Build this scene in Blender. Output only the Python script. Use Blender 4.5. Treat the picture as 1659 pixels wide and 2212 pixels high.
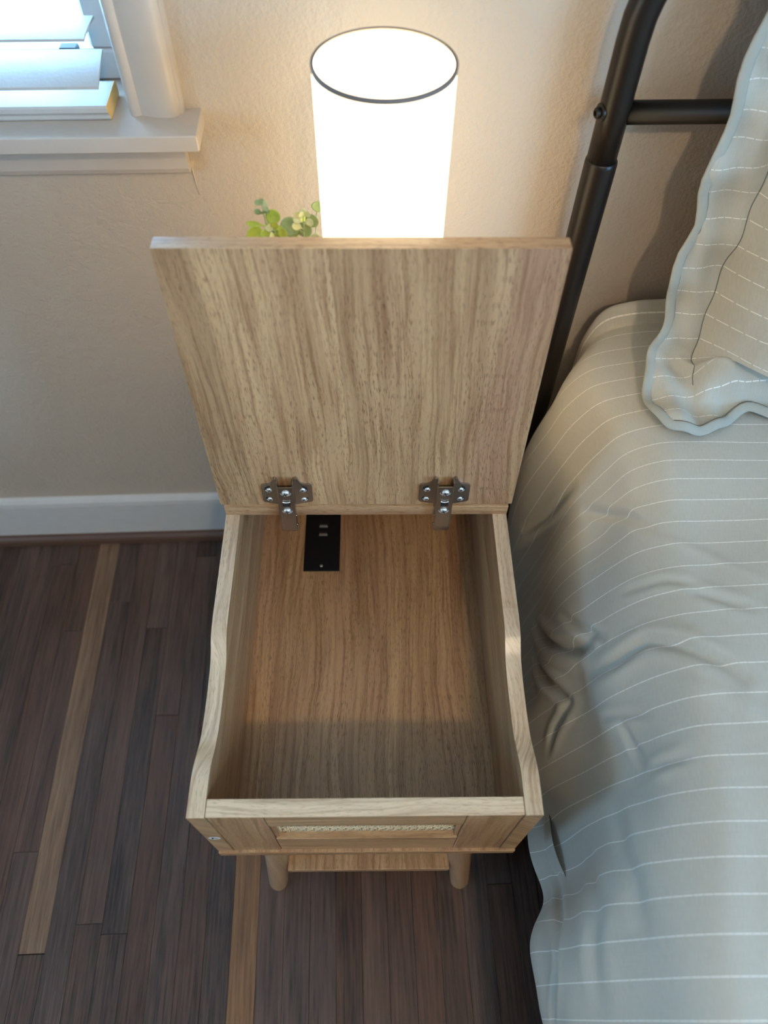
import bpy, bmesh, math, random
import numpy as np
from mathutils import Vector, Matrix, Quaternion

for o in list(bpy.data.objects): bpy.data.objects.remove(o)
S = bpy.context.scene
COL = S.collection
PI = math.pi
random.seed(4)
PHI = 0.0299            # the room is turned by this much against the nightstand
CP, SP = math.cos(PHI), math.sin(PHI)
def RM(x, y, z=0.0):    # room coordinates -> world
    return (x*CP - y*SP, x*SP + y*CP, z)
WALL = 0.655

# ------------------------------------------------------------------ camera
cam = bpy.data.cameras.new('camera'); camo = bpy.data.objects.new('camera', cam); COL.objects.link(camo)
cam.sensor_fit = 'VERTICAL'; cam.sensor_height = 36; cam.sensor_width = 27; cam.lens = 1602.13/2212*36
cpos = Vector((.00990944, -.15496639, 1.26293547)); pitch, yaw, roll = .98201632, .0231889, .01570651
fw = Vector((math.sin(yaw)*math.cos(pitch), math.cos(yaw)*math.cos(pitch), -math.sin(pitch)))
rt = fw.cross(Vector((0, 0, 1))).normalized(); up = rt.cross(fw)
r2 = math.cos(roll)*rt + math.sin(roll)*up; u2 = -math.sin(roll)*rt + math.cos(roll)*up
m = Matrix((r2, u2, -fw)).transposed().to_4x4(); m.translation = cpos
camo.matrix_world = m
cam.clip_start = .02
cam.dof.use_dof = True; cam.dof.focus_distance = .90; cam.dof.aperture_fstop = 3.4
S.camera = camo

# ------------------------------------------------------------------ light
S.view_settings.view_transform = 'Standard'; S.view_settings.look = 'None'
S.view_settings.gamma = 1; S.view_settings.exposure = -0.32; S.view_settings.use_curve_mapping = False
w = bpy.data.worlds.new('daylight'); S.world = w; w.use_nodes = True
bg = w.node_tree.nodes['Background']; bg.inputs[0].default_value = (.31, .62, 1.0, 1); bg.inputs[1].default_value = 26.0

# ceiling bulb, portals of the back window and two added side windows
def light(name, kind, loc, **k):
    l = bpy.data.lights.new(name, kind); o = bpy.data.objects.new(name, l); COL.objects.link(o); o.location = loc
    for a, b in k.items(): setattr(l, a, b)
    return o
CEIL_P = 58.0
CEIL_C = (1.0, .77, .50)
SHADE_E = 4.3
SHADE_C = (1.0, .79, .46)

# ------------------------------------------------------------------ nodes
def mat(name):
    m = bpy.data.materials.new(name); m.use_nodes = True
    nt = m.node_tree; b = nt.nodes['Principled BSDF']
    return m, nt, b
class N:
    def __init__(s, nt): s.nt = nt
    def new(s, t, **k):
        n = s.nt.nodes.new(t)
        for a, b in k.items(): setattr(n, a, b)
        return n
    def val(s, sock, v):
        if isinstance(v, bpy.types.NodeSocket): s.nt.links.new(v, sock)
        else: sock.default_value = v
    def math(s, op, a, b=0.0, c=None):
        n = s.new('ShaderNodeMath', operation=op); s.val(n.inputs[0], a); s.val(n.inputs[1], b)
        if c is not None: s.val(n.inputs[2], c)
        return n.outputs[0]
    def mapping(s, vec, scale=(1, 1, 1), loc=(0, 0, 0), rot=(0, 0, 0)):
        n = s.new('ShaderNodeMapping'); s.val(n.inputs['Vector'], vec)
        n.inputs['Scale'].default_value = scale; n.inputs['Location'].default_value = loc; n.inputs['Rotation'].default_value = rot
        return n.outputs[0]
    def noise(s, vec, scale=1, detail=2, rough=.5, dist=0, out=0):
        n = s.new('ShaderNodeTexNoise'); s.val(n.inputs['Vector'], vec); n.inputs['Scale'].default_value = scale
        n.inputs['Detail'].default_value = detail; n.inputs['Roughness'].default_value = rough; n.inputs['Distortion'].default_value = dist
        return n.outputs[out]
    def ramp(s, f, stops):
        n = s.new('ShaderNodeValToRGB'); s.val(n.inputs[0], f); cr = n.color_ramp
        while len(cr.elements) < len(stops): cr.elements.new(.5)
        for e, (p, c) in zip(cr.elements, stops):
            e.position = p; e.color = (*c, 1) if len(c) == 3 else c
        return n.outputs[0]
    def mix(s, f, a, b, mode='MIX'):
        n = s.new('ShaderNodeMix', data_type='RGBA', blend_type=mode); s.val(n.inputs[0], f)
        s.val(n.inputs[6], a if isinstance(a, bpy.types.NodeSocket) else (*a, 1)); s.val(n.inputs[7], b if isinstance(b, bpy.types.NodeSocket) else (*b, 1))
        return n.outputs[2]
    def bump(s, h, strength=.3, dist=.001, normal=None):
        n = s.new('ShaderNodeBump'); n.inputs['Strength'].default_value = strength; n.inputs['Distance'].default_value = dist
        s.val(n.inputs['Height'], h)
        if normal is not None: s.val(n.inputs['Normal'], normal)
        return n.outputs[0]
    def sep(s, v):
        n = s.new('ShaderNodeSeparateXYZ'); s.val(n.inputs[0], v); return n.outputs
    def comb(s, x, y, z):
        n = s.new('ShaderNodeCombineXYZ'); s.val(n.inputs[0], x); s.val(n.inputs[1], y); s.val(n.inputs[2], z); return n.outputs[0]
    def pos(s): return s.new('ShaderNodeNewGeometry').outputs['Position']

def srgb(r, g, b):
    f = lambda c: (c/255/12.92 if c/255 <= .04045 else ((c/255+.055)/1.055)**2.4)
    return (f(r), f(g), f(b))

def wood(name, along='y', across='x', off=0.0, light_c=srgb(202, 164, 120), dark_c=srgb(128, 85, 54), pink_c=srgb(168, 122, 96), rough=.36, pore=.85, bandw=.118, bump=.12, bandk=.023):
    m, nt, b = mat(name); n = N(nt)
    p = n.pos(); X = dict(zip('xyz', n.sep(p)))
    third = [k for k in 'xyz' if k not in (along, across)][0]
    A = X[along]; C = n.math('ADD', n.math('ADD', X[across], n.math('MULTIPLY', X[third], .9)), off)
    # wandering grain: the across coordinate is warped along the board
    warp = n.noise(n.comb(n.math('MULTIPLY', A, 3.6), n.math('MULTIPLY', C, 9.0), off*7), 1, 2)
    warp2 = n.noise(n.comb(n.math('MULTIPLY', A, 26.0), n.math('MULTIPLY', C, 42.0), off*3), 1, 2)
    Cw = n.math('ADD', n.math('ADD', C, n.math('MULTIPLY', warp, .034)), n.math('MULTIPLY', warp2, .0035))
    band = n.math('FLOOR', n.math('DIVIDE', n.math('ADD', C, bandk), bandw))
    Cb = n.math('ADD', Cw, n.math('MULTIPLY', band, 3.17))
    broad = n.noise(n.comb(n.math('MULTIPLY', A, 1.6), n.math('MULTIPLY', Cb, 34), 0), 1, 2)
    fine = n.noise(n.comb(n.math('MULTIPLY', A, 7), n.math('MULTIPLY', Cb, 190), 2), 1, 3, .6)
    col = n.mix(n.ramp(broad, [(.38, (0, 0, 0)), (.62, (1, 1, 1))]), light_c, tuple(.55*x+.45*y for x, y in zip(light_c, dark_c)))
    pk = n.noise(n.comb(n.math('MULTIPLY', A, 1.1), n.math('MULTIPLY', Cb, 13), 5), 1, 1)
    col = n.mix(n.math('MULTIPLY', n.ramp(pk, [(.48, (0, 0, 0)), (.68, (1, 1, 1))]), .55), col, pink_c)
    col = n.mix(n.math('MULTIPLY', n.ramp(fine, [(.46, (0, 0, 0)), (.66, (1, 1, 1))]), .62), col, dark_c)
    # dark short pores
    po = n.noise(n.comb(n.math('MULTIPLY', A, 105), n.math('MULTIPLY', Cw, 760), 0), 1, 1.5)
    dens = n.noise(n.comb(n.math('MULTIPLY', A, 5), n.math('MULTIPLY', Cb, 60), 9), 1, 2)
    pf = n.math('MULTIPLY', n.ramp(po, [(.55, (0, 0, 0)), (.64, (1, 1, 1))]), n.ramp(dens, [(.30, (.25, .25, .25)), (.62, (1, 1, 1))]))
    col = n.mix(n.math('MULTIPLY', pf, pore*.72), col, tuple(.72*v for v in dark_c))
    wn = n.new('ShaderNodeTexWhiteNoise', noise_dimensions='1D'); n.val(wn.inputs['W'], n.math('ADD', band, off*11+3.3))
    t = n.math('ADD', .88, n.math('MULTIPLY', wn.outputs[0], .20))
    hs = n.new('ShaderNodeHueSaturation'); n.val(hs.inputs['Value'], t); n.val(hs.inputs['Color'], col)
    n.val(b.inputs['Base Color'], hs.outputs[0]); b.inputs['Roughness'].default_value = rough
    n.val(b.inputs['Normal'], n.bump(n.math('SUBTRACT', fine, n.math('MULTIPLY', pf, 1.2)), bump, .0004))
    return m

def plain(name, col, rough=.5, metal=0, bump=None, spec=.5, coat=0):
    m, nt, b = mat(name); n = N(nt)
    p = n.pos()
    v = n.noise(p, 55, 3)
    c = n.mix(v, tuple(x*.93 for x in col), tuple(min(1, x*1.06) for x in col))
    n.val(b.inputs['Base Color'], c); b.inputs['Roughness'].default_value = rough; b.inputs['Metallic'].default_value = metal
    b.inputs['Specular IOR Level'].default_value = spec if not 'coat' in name or 'powder' not in name else .3; b.inputs['Coat Weight'].default_value = coat
    if bump: n.val(b.inputs['Normal'], n.bump(n.noise(p, bump[0], bump[2] if len(bump) > 2 else 2), bump[1], .001))
    return m

M = {}
M['wood_floor_in'] = wood('oak laminate running front to back', 'y', 'x', .31, bandk=0.0)
M['wood_lid'] = wood('oak laminate running upward', 'z', 'x', .07, bandk=.089)
M['wood_side'] = wood('oak laminate on side panels', 'y', 'x', 1.7, pink_c=srgb(170, 140, 112))
M['wood_edge_toplit'] = wood('edge banding lightened for top light', 'y', 'x', 6.1, light_c=srgb(228, 203, 168), dark_c=srgb(160, 128, 98), pink_c=srgb(208, 174, 142), rough=.27, pore=.6)  # light falling on the upper edges is put into this colour
M['wood_cap_toplit'] = wood('front cap lightened for top light', 'x', 'y', 6.7, light_c=srgb(228, 203, 168), dark_c=srgb(160, 128, 98), pink_c=srgb(208, 174, 142), rough=.27, pore=.6)  # front cap's bright top: the gleam is put into the colour
M['wood_vert'] = wood('oak laminate on stiles', 'z', 'x', 2.9)
M['wood_cross'] = wood('oak laminate running side to side', 'x', 'y', 3.7)
M['wood_crossz'] = wood('oak laminate rails', 'x', 'z', 4.1)
M['leg_wood'] = wood('turned leg wood', 'z', 'x', 5.3, light_c=srgb(196, 168, 132), dark_c=srgb(150, 120, 88), pore=.2)
M['steel'] = plain('brushed nickel steel', (.40, .36, .32), .27, .95)
M['screw'] = plain('bright zinc screw', (.85, .84, .80), .33, .75)
M['dark'] = plain('dark recess', (.012, .011, .010), .6)
M['usb_black'] = plain('matte black plastic', (.006, .006, .008), .42)
M['usb_metal'] = plain('usb tongue', (.50, .50, .48), .4, .6)
M['cane'] = plain('woven cane', srgb(236, 216, 178), .55, 0, (900, .3))
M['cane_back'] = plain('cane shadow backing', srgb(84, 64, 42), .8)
M['trim'] = plain('painted window trim', (.52, .45, .38), .40, 0, (60, .6, 4))
M['blind'] = plain('faux wood blind white', (.50, .48, .45), .38, 0, (260, .3))
M['blind_end'] = plain('raw yellow end grain', srgb(240, 190, 112), .6)
M['sash'] = plain('white sash paint', (.55, .55, .55), .4)
M['baseboard'] = plain('baseboard paint', (.62, .60, .57), .35)
M['shoe'] = plain('stained shoe moulding', srgb(92, 66, 52), .4)
M['metal_post'] = plain('bronze black powder coat', (.014, .0105, .0085), .30, .1, (1800, .12, 1))
M['metal_bar'] = plain('black powder coat', (.007, .0065, .006), .40, 0, (1800, .12, 1))
M['white_plain'] = plain('plain white plastic', (.7, .7, .68), .4)
M['mattress'] = plain('mattress ticking', (.55, .55, .52), .9)
M['ceramic'] = plain('white glazed pot', (.75, .73, .70), .3)
M['soil'] = plain('potting soil', (.05, .035, .02), .9)
M['ceiling'] = plain('ceiling paint', (.70, .69, .66), .8)

def paint():
    m, nt, b = mat('greige orange peel wall paint'); n = N(nt); p = n.pos()
    n.val(b.inputs['Base Color'], n.mix(n.noise(p, 3, 2), (.478, .400, .312), (.522, .434, .342)))
    b.inputs['Roughness'].default_value = .42
    h = n.math('ADD', n.noise(p, 210, 3, .6), n.math('MULTIPLY', n.noise(p, 75, 2), .9))
    n.val(b.inputs['Normal'], n.bump(h, .55, .0022)); return m
M['wall'] = paint()

def plank_mat(name, lo, hi, sp=1.0):
    m, nt, b = mat(name); n = N(nt); p = n.pos()
    rot = n.mapping(p, rot=(0, 0, -PHI)); x, y, z = n.sep(rot)
    oi = n.new('ShaderNodeObjectInfo').outputs['Random']
    sh = n.math('MULTIPLY', oi, 37.0)
    a = n.noise(n.comb(n.math('MULTIPLY', x, 330), n.math('MULTIPLY', y, 11), sh), 1, 4, .7)
    c2 = n.noise(n.comb(n.math('MULTIPLY', x, 40), n.math('MULTIPLY', y, 3), sh), 1, 2)
    t = n.math('ADD', n.math('ADD', n.math('MULTIPLY', a, .75), n.math('MULTIPLY', c2, .35)), n.math('MULTIPLY', n.math('SUBTRACT', oi, .5), .13*sp))
    col = n.ramp(t, [(.38, lo), (.74, hi)])
    hs = n.new('ShaderNodeHueSaturation'); n.val(hs.inputs['Color'], col)
    n.val(hs.inputs['Saturation'], n.math('ADD', .80, n.math('MULTIPLY', n.math('FRACT', n.math('MULTIPLY', oi, 7.7)), .35)))
    n.val(b.inputs['Base Color'], hs.outputs[0]); b.inputs['Roughness'].default_value = .36
    n.val(b.inputs['Roughness'], n.math('ADD', .26, n.math('MULTIPLY', a, .3)))
    n.val(b.inputs['Normal'], n.bump(a, .22, .0008)); return m
M['plank'] = plank_mat('dark stained strip floor', (.022, .0115, .0078), (.135, .072, .048))
M['plank_pale'] = plank_mat('pale brown strip', (.100, .052, .028), (.30, .170, .090), .3)
M['subfloor'] = plain('dark gap under strips', (.008, .006, .005), .8)

def cloth(name, base, uv=True, dash=.5):
    m, nt, b = mat(name); n = N(nt)
    uvn = n.new('ShaderNodeUVMap'); uvn.uv_map = 'UVMap'; u, v, _ = n.sep(uvn.outputs[0])
    d = n.math('ABSOLUTE', n.math('SUBTRACT', n.math('FRACT', n.math('ADD', v, .5)), .5))
    wob = n.math('MULTIPLY', n.noise(n.comb(n.math('MULTIPLY', u, 700), n.math('FLOOR', n.math('ADD', v, .5)), 0), 1, 1), .010)
    line = n.math('LESS_THAN', d, n.math('ADD', .0105, wob))
    ds = n.math('FRACT', n.math('MULTIPLY', u, 118.0))
    line = n.math('MULTIPLY', line, n.math('SUBTRACT', 1.0, n.math('MULTIPLY', n.math('GREATER_THAN', ds, .84), dash)))
    th = n.noise(n.comb(n.math('MULTIPLY', u, 900), n.math('MULTIPLY', v, 3.0), 0), 1, 3)
    th2 = n.noise(n.comb(n.math('MULTIPLY', u, 30), n.math('MULTIPLY', v, 60.0), 3), 1, 3)
    f = n.math('ADD', n.math('MULTIPLY', th, .6), n.math('MULTIPLY', th2, .4))
    c = n.mix(f, tuple(x*.80 for x in base), tuple(x*1.18 for x in base))
    c = n.mix(n.math('MULTIPLY', line, .85), c, (.86, .84, .78))
    n.val(b.inputs['Base Color'], c); b.inputs['Roughness'].default_value = .85
    b.inputs['Sheen Weight'].default_value = .15; b.inputs['Specular IOR Level'].default_value = .25
    h = n.math('ADD', n.math('MULTIPLY', f, .25), line)
    n.val(b.inputs['Normal'], n.bump(h, .35, .0006)); return m
CL = (.465, .445, .375)
M['cloth'] = cloth('sage grey striped cotton', CL, dash=.4)
M['cloth_sham'] = cloth('sage grey striped cotton sham', CL, dash=1)
M['binding'] = plain('sage grey binding', (.37, .375, .325), .85, 0, (700, .4, 3))
M['thread'] = plain('grey seam thread', (.14, .15, .13), .9)

def leafmat(name, a, bcol):
    m, nt, b = mat(name); n = N(nt)
    n.val(b.inputs['Base Color'], n.mix(n.noise(n.pos(), 130, 2), a, bcol)); b.inputs['Roughness'].default_value = .5
    b.inputs['Subsurface Weight'].default_value = .15; b.inputs['Subsurface Radius'].default_value = (.004, .006, .002)
    return m
M['leaf_lime'] = leafmat('lime leaf', srgb(120, 150, 40), srgb(196, 208, 96))
M['leaf_sage'] = leafmat('sage leaf', srgb(96, 122, 84), srgb(150, 170, 118))
M['leaf_pale'] = leafmat('pale cream bud leaf', srgb(150, 166, 110), srgb(222, 222, 176))

m, nt, b = mat('lit fabric lampshade'); n = N(nt)
b.inputs['Base Color'].default_value = (.85, .82, .76, 1); b.inputs['Roughness'].default_value = .8
b.inputs['Emission Color'].default_value = (*SHADE_C, 1)
n.val(b.inputs['Emission Strength'], n.math('MULTIPLY', n.math('ADD', .97, n.math('MULTIPLY', n.noise(n.pos(), 500, 2), .06)), SHADE_E))
M['shade'] = m
m, nt, b = mat('glowing bulb'); b.inputs['Emission Color'].default_value = (1, .84, .62, 1); b.inputs['Emission Strength'].default_value = 14; M['bulb'] = m
m, nt, b = mat('window glass'); b.inputs['Transmission Weight'].default_value = 1; b.inputs['Roughness'].default_value = 0; b.inputs['IOR'].default_value = 1.02
b.inputs['Base Color'].default_value = (.97, .99, 1, 1); M['glass'] = m

# ------------------------------------------------------------------ mesh helpers
def thing(name, label, cat, loc=(0, 0, 0), group=None):
    o = bpy.data.objects.new(name, None); COL.objects.link(o); o.location = loc; o.empty_display_size = .05
    o['label'] = label; o['category'] = cat
    if group: o['group'] = group
    return o
def wloc(o):
    v = Vector((0, 0, 0))
    while o: v += o.location; o = o.parent
    return v
def link(name, me, mt, parent=None, smooth=False, label=None, kind=None):
    o = bpy.data.objects.new(name, me); COL.objects.link(o)
    if mt: me.materials.append(mt)
    if parent:
        o.parent = parent; L = wloc(parent); me.transform(Matrix.Translation(-L))
    if smooth:
        for p in me.polygons: p.use_smooth = True
    if label: o['label'] = label
    if kind: o['kind'] = kind
    return o
def mesh(name, bm):
    bmesh.ops.recalc_face_normals(bm, faces=bm.faces)
    me = bpy.data.meshes.new(name); bm.to_mesh(me); bm.free(); return me
def obj(name, bm, mt, parent=None, smooth=False, label=None, kind=None):
    return link(name, mesh(name, bm), mt, parent, smooth, label, kind)
def autosmooth(o, a=35):
    me = o.data
    for p in me.polygons: p.use_smooth = True
    me.set_sharp_from_angle(angle=math.radians(a)) if hasattr(me, 'set_sharp_from_angle') else None
    return o
def bmap(bm, fn, verts=None):
    for v in (verts or bm.verts): v.co = Vector(fn(*v.co))
def add_box(bm, x0, x1, y0, y1, z0, z1, bev=0, seg=1, fn=None):
    r = bmesh.ops.create_cube(bm, size=1)
    vs = r['verts']
    for v in vs:
        v.co = Vector(((x0+x1)/2+v.co.x*(x1-x0), (y0+y1)/2+v.co.y*(y1-y0), (z0+z1)/2+v.co.z*(z1-z0)))
    if bev:
        es = list({e for v in vs for e in v.link_edges})
        rr = bmesh.ops.bevel(bm, geom=es, offset=bev, segments=seg, affect='EDGES', profile=.7)
        vs = [v for v in rr['verts']]
    if fn:
        for v in set(vs): v.co = Vector(fn(*v.co))
def box(*a, **k):
    bm = bmesh.new(); add_box(bm, *a, **k); return bm
def add_prism(bm, pts, fn, o0, o1):
    """closed outline pts (a,b) extruded between o0 and o1; fn(a,b,o)->xyz"""
    lo = [bm.verts.new(fn(a, b, o0)) for a, b in pts]; hi = [bm.verts.new(fn(a, b, o1)) for a, b in pts]
    n_ = len(pts); bm.faces.new(lo[::-1]); bm.faces.new(hi)
    for i in range(n_): bm.faces.new((lo[i], lo[(i+1) % n_], hi[(i+1) % n_], hi[i]))
def bevel_sharp(bm, off, seg=2, ang=40):
    es = [e for e in bm.edges if len(e.link_faces) == 2 and e.calc_face_angle(0) > math.radians(ang)]
    bmesh.ops.bevel(bm, geom=es, offset=off, segments=seg, affect='EDGES', profile=.6, clamp_overlap=True)
def add_lathe(bm, prof, c, seg=48, axis=Vector((0, 0, 1)), cap=True):
    axis = Vector(axis).normalized(); q = Vector((0, 0, 1)).rotation_difference(axis)
    rings = []
    for r, h in prof:
        rings.append([bm.verts.new(Vector(c)+q @ Vector((r*math.cos(2*PI*i/seg), r*math.sin(2*PI*i/seg), h))) for i in range(seg)])
    for a, b in zip(rings, rings[1:]):
        for i in range(seg): bm.faces.new((a[i], a[(i+1) % seg], b[(i+1) % seg], b[i]))
    if cap:
        bm.faces.new(rings[0][::-1]); bm.faces.new(rings[-1])
def add_tube(bm, pts, r, seg=12, closed=False, flat=1.0, nrm=None, cap=True):
    pts = [Vector(p) for p in pts]; n_ = len(pts); rings = []
    rr = r if hasattr(r, '__len__') else [r]*n_
    ref = Vector((0, 0, 1))
    for i, p in enumerate(pts):
        t = (pts[(i+1) % n_]-pts[i-1]) if closed else (pts[min(i+1, n_-1)]-pts[max(i-1, 0)])
        t.normalize()
        if nrm is not None: a = Vector(nrm[i] if hasattr(nrm[0], '__len__') else nrm)
        else:
            a = ref - t*ref.dot(t)
            if a.length < .1: a = Vector((1, 0, 0)) - t*t.x
            ref = a.normalized()
        a = (a - t*a.dot(t)).normalized(); b_ = t.cross(a)
        rings.append([bm.verts.new(p+a*rr[i]*flat*math.sin(2*PI*k/seg)+b_*rr[i]*math.cos(2*PI*k/seg)) for k in range(seg)])
    for i in range(n_ if closed else n_-1):
        a, b_ = rings[i], rings[(i+1) % n_]
        for k in range(seg): bm.faces.new((a[k], a[(k+1) % seg], b_[(k+1) % seg], b_[k]))
    if not closed and cap: bm.faces.new(rings[0][::-1]); bm.faces.new(rings[-1])
def structure(name, bm, mt, label=None, parent=None, smooth=False):
    o = obj(name, bm, mt, parent, smooth)
    if not parent:
        o['kind'] = 'structure'; o['label'] = label; o['category'] = name.split('_')[0]
    return o
def rb(x0, x1, y0, y1, z0, z1, bev=0, seg=1, bm=None):       # box in room coordinates
    bm = bm or bmesh.new(); add_box(bm, x0, x1, y0, y1, z0, z1, bev, seg, fn=RM); return bm

# ------------------------------------------------------------------ room shell
RX0, RX1, RY0, RH = -2.0, 2.3, -2.8, 2.42
WX0, WX1, WZ0, WZ1 = -1.12, -.228, .84, 2.20          # window opening in the back wall
bm = rb(WX1, RX1, WALL, WALL+.12, -.05, RH)
rb(RX0, WX0, WALL, WALL+.12, -.05, RH, bm=bm); rb(WX0, WX1, WALL, WALL+.12, -.05, WZ0-.02, bm=bm); rb(WX0, WX1, WALL, WALL+.12, WZ1, RH, bm=bm)
structure('wall_back', bm, M['wall'], 'warm greige orange-peel wall behind the lamp and the bed')
LY0, LY1, LZ0, LZ1 = -1.05, -.45, .95, 1.70                # opening added in the left-hand wall to let in cool daylight, unseen
bm = rb(RX0-.1, RX0, LY1, WALL+.12, -.05, RH); rb(RX0-.1, RX0, RY0, LY0, -.05, RH, bm=bm)
rb(RX0-.1, RX0, LY0, LY1, -.05, LZ0, bm=bm); rb(RX0-.1, RX0, LY0, LY1, LZ1, RH, bm=bm)
structure('wall_left', bm, M['wall'], 'greige side wall to the left with an added window opening, outside the frame')
FY0, FY1, FZ0, FZ1 = -2.15, -.75, .80, 2.10              # opening added in the right-hand wall for cool light on the bed, unseen
bm = rb(RX1, RX1+.1, FY1, WALL+.12, -.05, RH); rb(RX1, RX1+.1, RY0, FY0, -.05, RH, bm=bm)
rb(RX1, RX1+.1, FY0, FY1, -.05, FZ0, bm=bm); rb(RX1, RX1+.1, FY0, FY1, FZ1, RH, bm=bm)
structure('wall_right', bm, M['wall'], 'greige side wall beyond the bed with an added window opening, outside the frame')
structure('wall_front', rb(RX0, RX1, RY0-.1, RY0, -.05, RH), M['wall'], 'greige wall behind the camera')
structure('ceiling', rb(RX0, RX1, RY0, WALL, RH, RH+.08), M['ceiling'], 'plain white ceiling above the room')

# ------------------------------------------------------------------ floor, strip by strip
floor = structure('floor', rb(RX0, RX1, RY0, WALL+.02, -.05, -.008), M['subfloor'], 'dark brown narrow-strip hardwood floor with two paler strips')
PW = .0386
unit = {}
def plank(x, y0, y1, mt, parent, rest=None):
    bm_ = rest if rest is not None else bmesh.new()
    hz = random.uniform(-.0003, .0003)
    add_box(bm_, x+.0003, x+PW-.0003, y0+.0004, y1-.0004, -.008, hz, fn=RM)
    if rest is None: obj('plank', bm_, mt, parent)
rest = bmesh.new()
A1 = -.5147                     # left edge of the long pale strip
rng = random.Random(11)
def course(x, pale_spans=()):
    vis = -.86 < x < .50
    y = RY0 + rng.uniform(-.6, 0)
    while y < WALL:
        L = rng.uniform(.35, 1.15); y0, y1 = max(y, RY0), min(y+L, WALL-.002)
        if y1-y0 > .02:
            segs = [(y0, y1, False)]
            for a, b_ in pale_spans:
                out = []
                for s0, s1, pl in segs:
                    if pl or s1 <= a or s0 >= b_: out.append((s0, s1, pl)); continue
                    if s0 < a: out.append((s0, a, False))
                    if s1 > b_: out.append((b_, s1, False))
                segs = out
            for s0, s1, pl in segs:
                if s1-s0 < .01: continue
                if vis and s1 > -.62: plank(x, s0, s1, M['plank'], floor)
                else: plank(x, s0, s1, M['plank'], floor, rest)
        y += L
    for a, b_ in pale_spans: plank(x, a, b_, M['plank_pale'], floor)
PALE = {0: [(-.0705, WALL-.002)], 8: [(-.90, .20)]}
for i in range(-38, 73):
    x = A1+PW*i
    if RX0-PW < x < RX1: course(x, PALE.get(i, ()))
obj('strip_field', rest, M['plank'], floor, kind='stuff')

# ------------------------------------------------------------------ skirting, window
BX0 = RX0
bm = bmesh.new()
prof = [(0, .012), (-.012, .012), (-.012, .112), (-.0105, .122), (-.006, .129), (-.002, .131), (0, .131)]
add_prism(bm, prof, lambda a, z, x: RM(x, WALL+a, z), RX0, RX1)
o = structure('baseboard_back', bm, M['baseboard'], 'white baseboard with a rounded top along the window wall')
bm = bmesh.new()
prof = [(-.012, .0)]+[(-.012-.012*math.cos(t)*1.0 if True else 0, .020*math.sin(t)) for t in [i*PI/2/6 for i in range(7)]]
prof = [(0, 0), (-.0125, 0)] and [(-.010, 0), (-.0255, 0), (-.0255, .008), (-.0245, .013), (-.022, .017), (-.0175, .020), (-.010, .0215)]
add_prism(bm, prof, lambda a, z, x: RM(x, WALL+a, z), RX0, RX1)
structure('trim_1', bm, M['shoe'], 'dark stained shoe moulding where baseboard meets floor')

# casing: flat board with a rounded inner bead and a stepped outer edge
def casing(name, x0, x1, z0, z1, flip, label):
    W_ = x1-x0
    pr = [(0, 0), (0, -.010), (.002, -.0135), (.006, -.015), (.010, -.0142), (.0125, -.0125), (.016, -.0135), (.026, -.0175), (.040, -.0185), (.047, -.0180), (.0515, -.0150), (.0535, -.0105), (.056, -.010), (.0575, -.006), (.0575, 0)]
    k = W_/.0575
    pr = [((W_-a*k if flip else a*k), b_) for a, b_ in pr]
    bm = bmesh.new(); add_prism(bm, pr, lambda a, b_, z: RM(x0+a, WALL+b_, z), z0, z1)
    return autosmooth(structure(name, bm, M['trim'], label), 50)
casing('trim_2', WX1-.001, WX1+.0565, .8395, 2.27, False, 'moulded greige window casing standing on the sill right of the blind')
casing('trim_3', WX0-.0565, WX0+.001, .8395, 2.27, True, 'moulded window casing at the far left side of the window, outside the frame')
structure('trim_4', rb(WX0-.06, WX1+.06, WALL-.02, WALL, 2.20, 2.27, .003), M['trim'], 'head casing above the window, outside the frame')
bm = rb(WX0-.085, -.1545, .600, WALL+.075, .822, .8395, .0028, 3)
autosmooth(structure('trim_5', bm, M['trim'], 'painted window sill board with a square nosing under the casing'), 40)
bm = bmesh.new()
prof = [(0, .771), (-.0085, .771), (-.0125, .774), (-.015, .780), (-.015, .822), (0, .822)]
add_prism(bm, prof, lambda a, z, x: RM(x, WALL+a, z), WX0-.06, -.1795)
structure('trim_6', bm, M['trim'], 'painted apron board below the window sill')
# runs of old paint and a hairline crack below the apron's end
bm = bmesh.new()
def wallpt(x, z, d=.0002): return RM(x, WALL-d, z)
add_tube(bm, [wallpt(-.1788, .772), wallpt(-.1785, .765), wallpt(-.1780, .757), wallpt(-.1778, .748), wallpt(-.1770, .738)], [.0012, .0010, .0012, .0006, .0003], 6, nrm=RM(0, -1))
add_tube(bm, [wallpt(-.1770, .735), wallpt(-.184, .731), wallpt(-.196, .7285), wallpt(-.212, .7275), wallpt(-.228, .728)], [.0003, .0005, .0006, .0005, .0002], 6, nrm=RM(0, -1))
o = obj('paint_run', bm, M['wall'], bpy.data.objects['wall_back'], smooth=True)

# window: reveals, sash, glass
bm = rb(WX1, WX1+.015, WALL, WALL+.12, WZ0, WZ1); rb(WX0-.015, WX0, WALL, WALL+.12, WZ0, WZ1, bm=bm); rb(WX0, WX1, WALL, WALL+.12, WZ1, WZ1+.015, bm=bm)
win = structure('window_1', bm, M['trim'], 'double-hung window behind the blind, glowing with daylight')
bm = rb(WX0, WX1, .715, .745, WZ0, .872, .003); rb(WX0, WX1, .715, .745, 2.15, WZ1, .003, bm=bm)
rb(WX0, WX0+.045, .716, .744, .872, 2.15, .003, bm=bm); rb(WX1-.045, WX1, .716, .744, .872, 2.15, .003, bm=bm); rb(WX0+.045, WX1-.045, .716, .744, 1.50, 1.535, .003, bm=bm)
obj('sash_frame', bm, M['sash'], win)
obj('pane', rb(WX0+.04, WX1-.04, .7285, .7315, .866, 1.504), M['glass'], win); obj('pane', rb(WX0+.04, WX1-.04, .7285, .7315, 1.53, 2.155), M['glass'], win)
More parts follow.
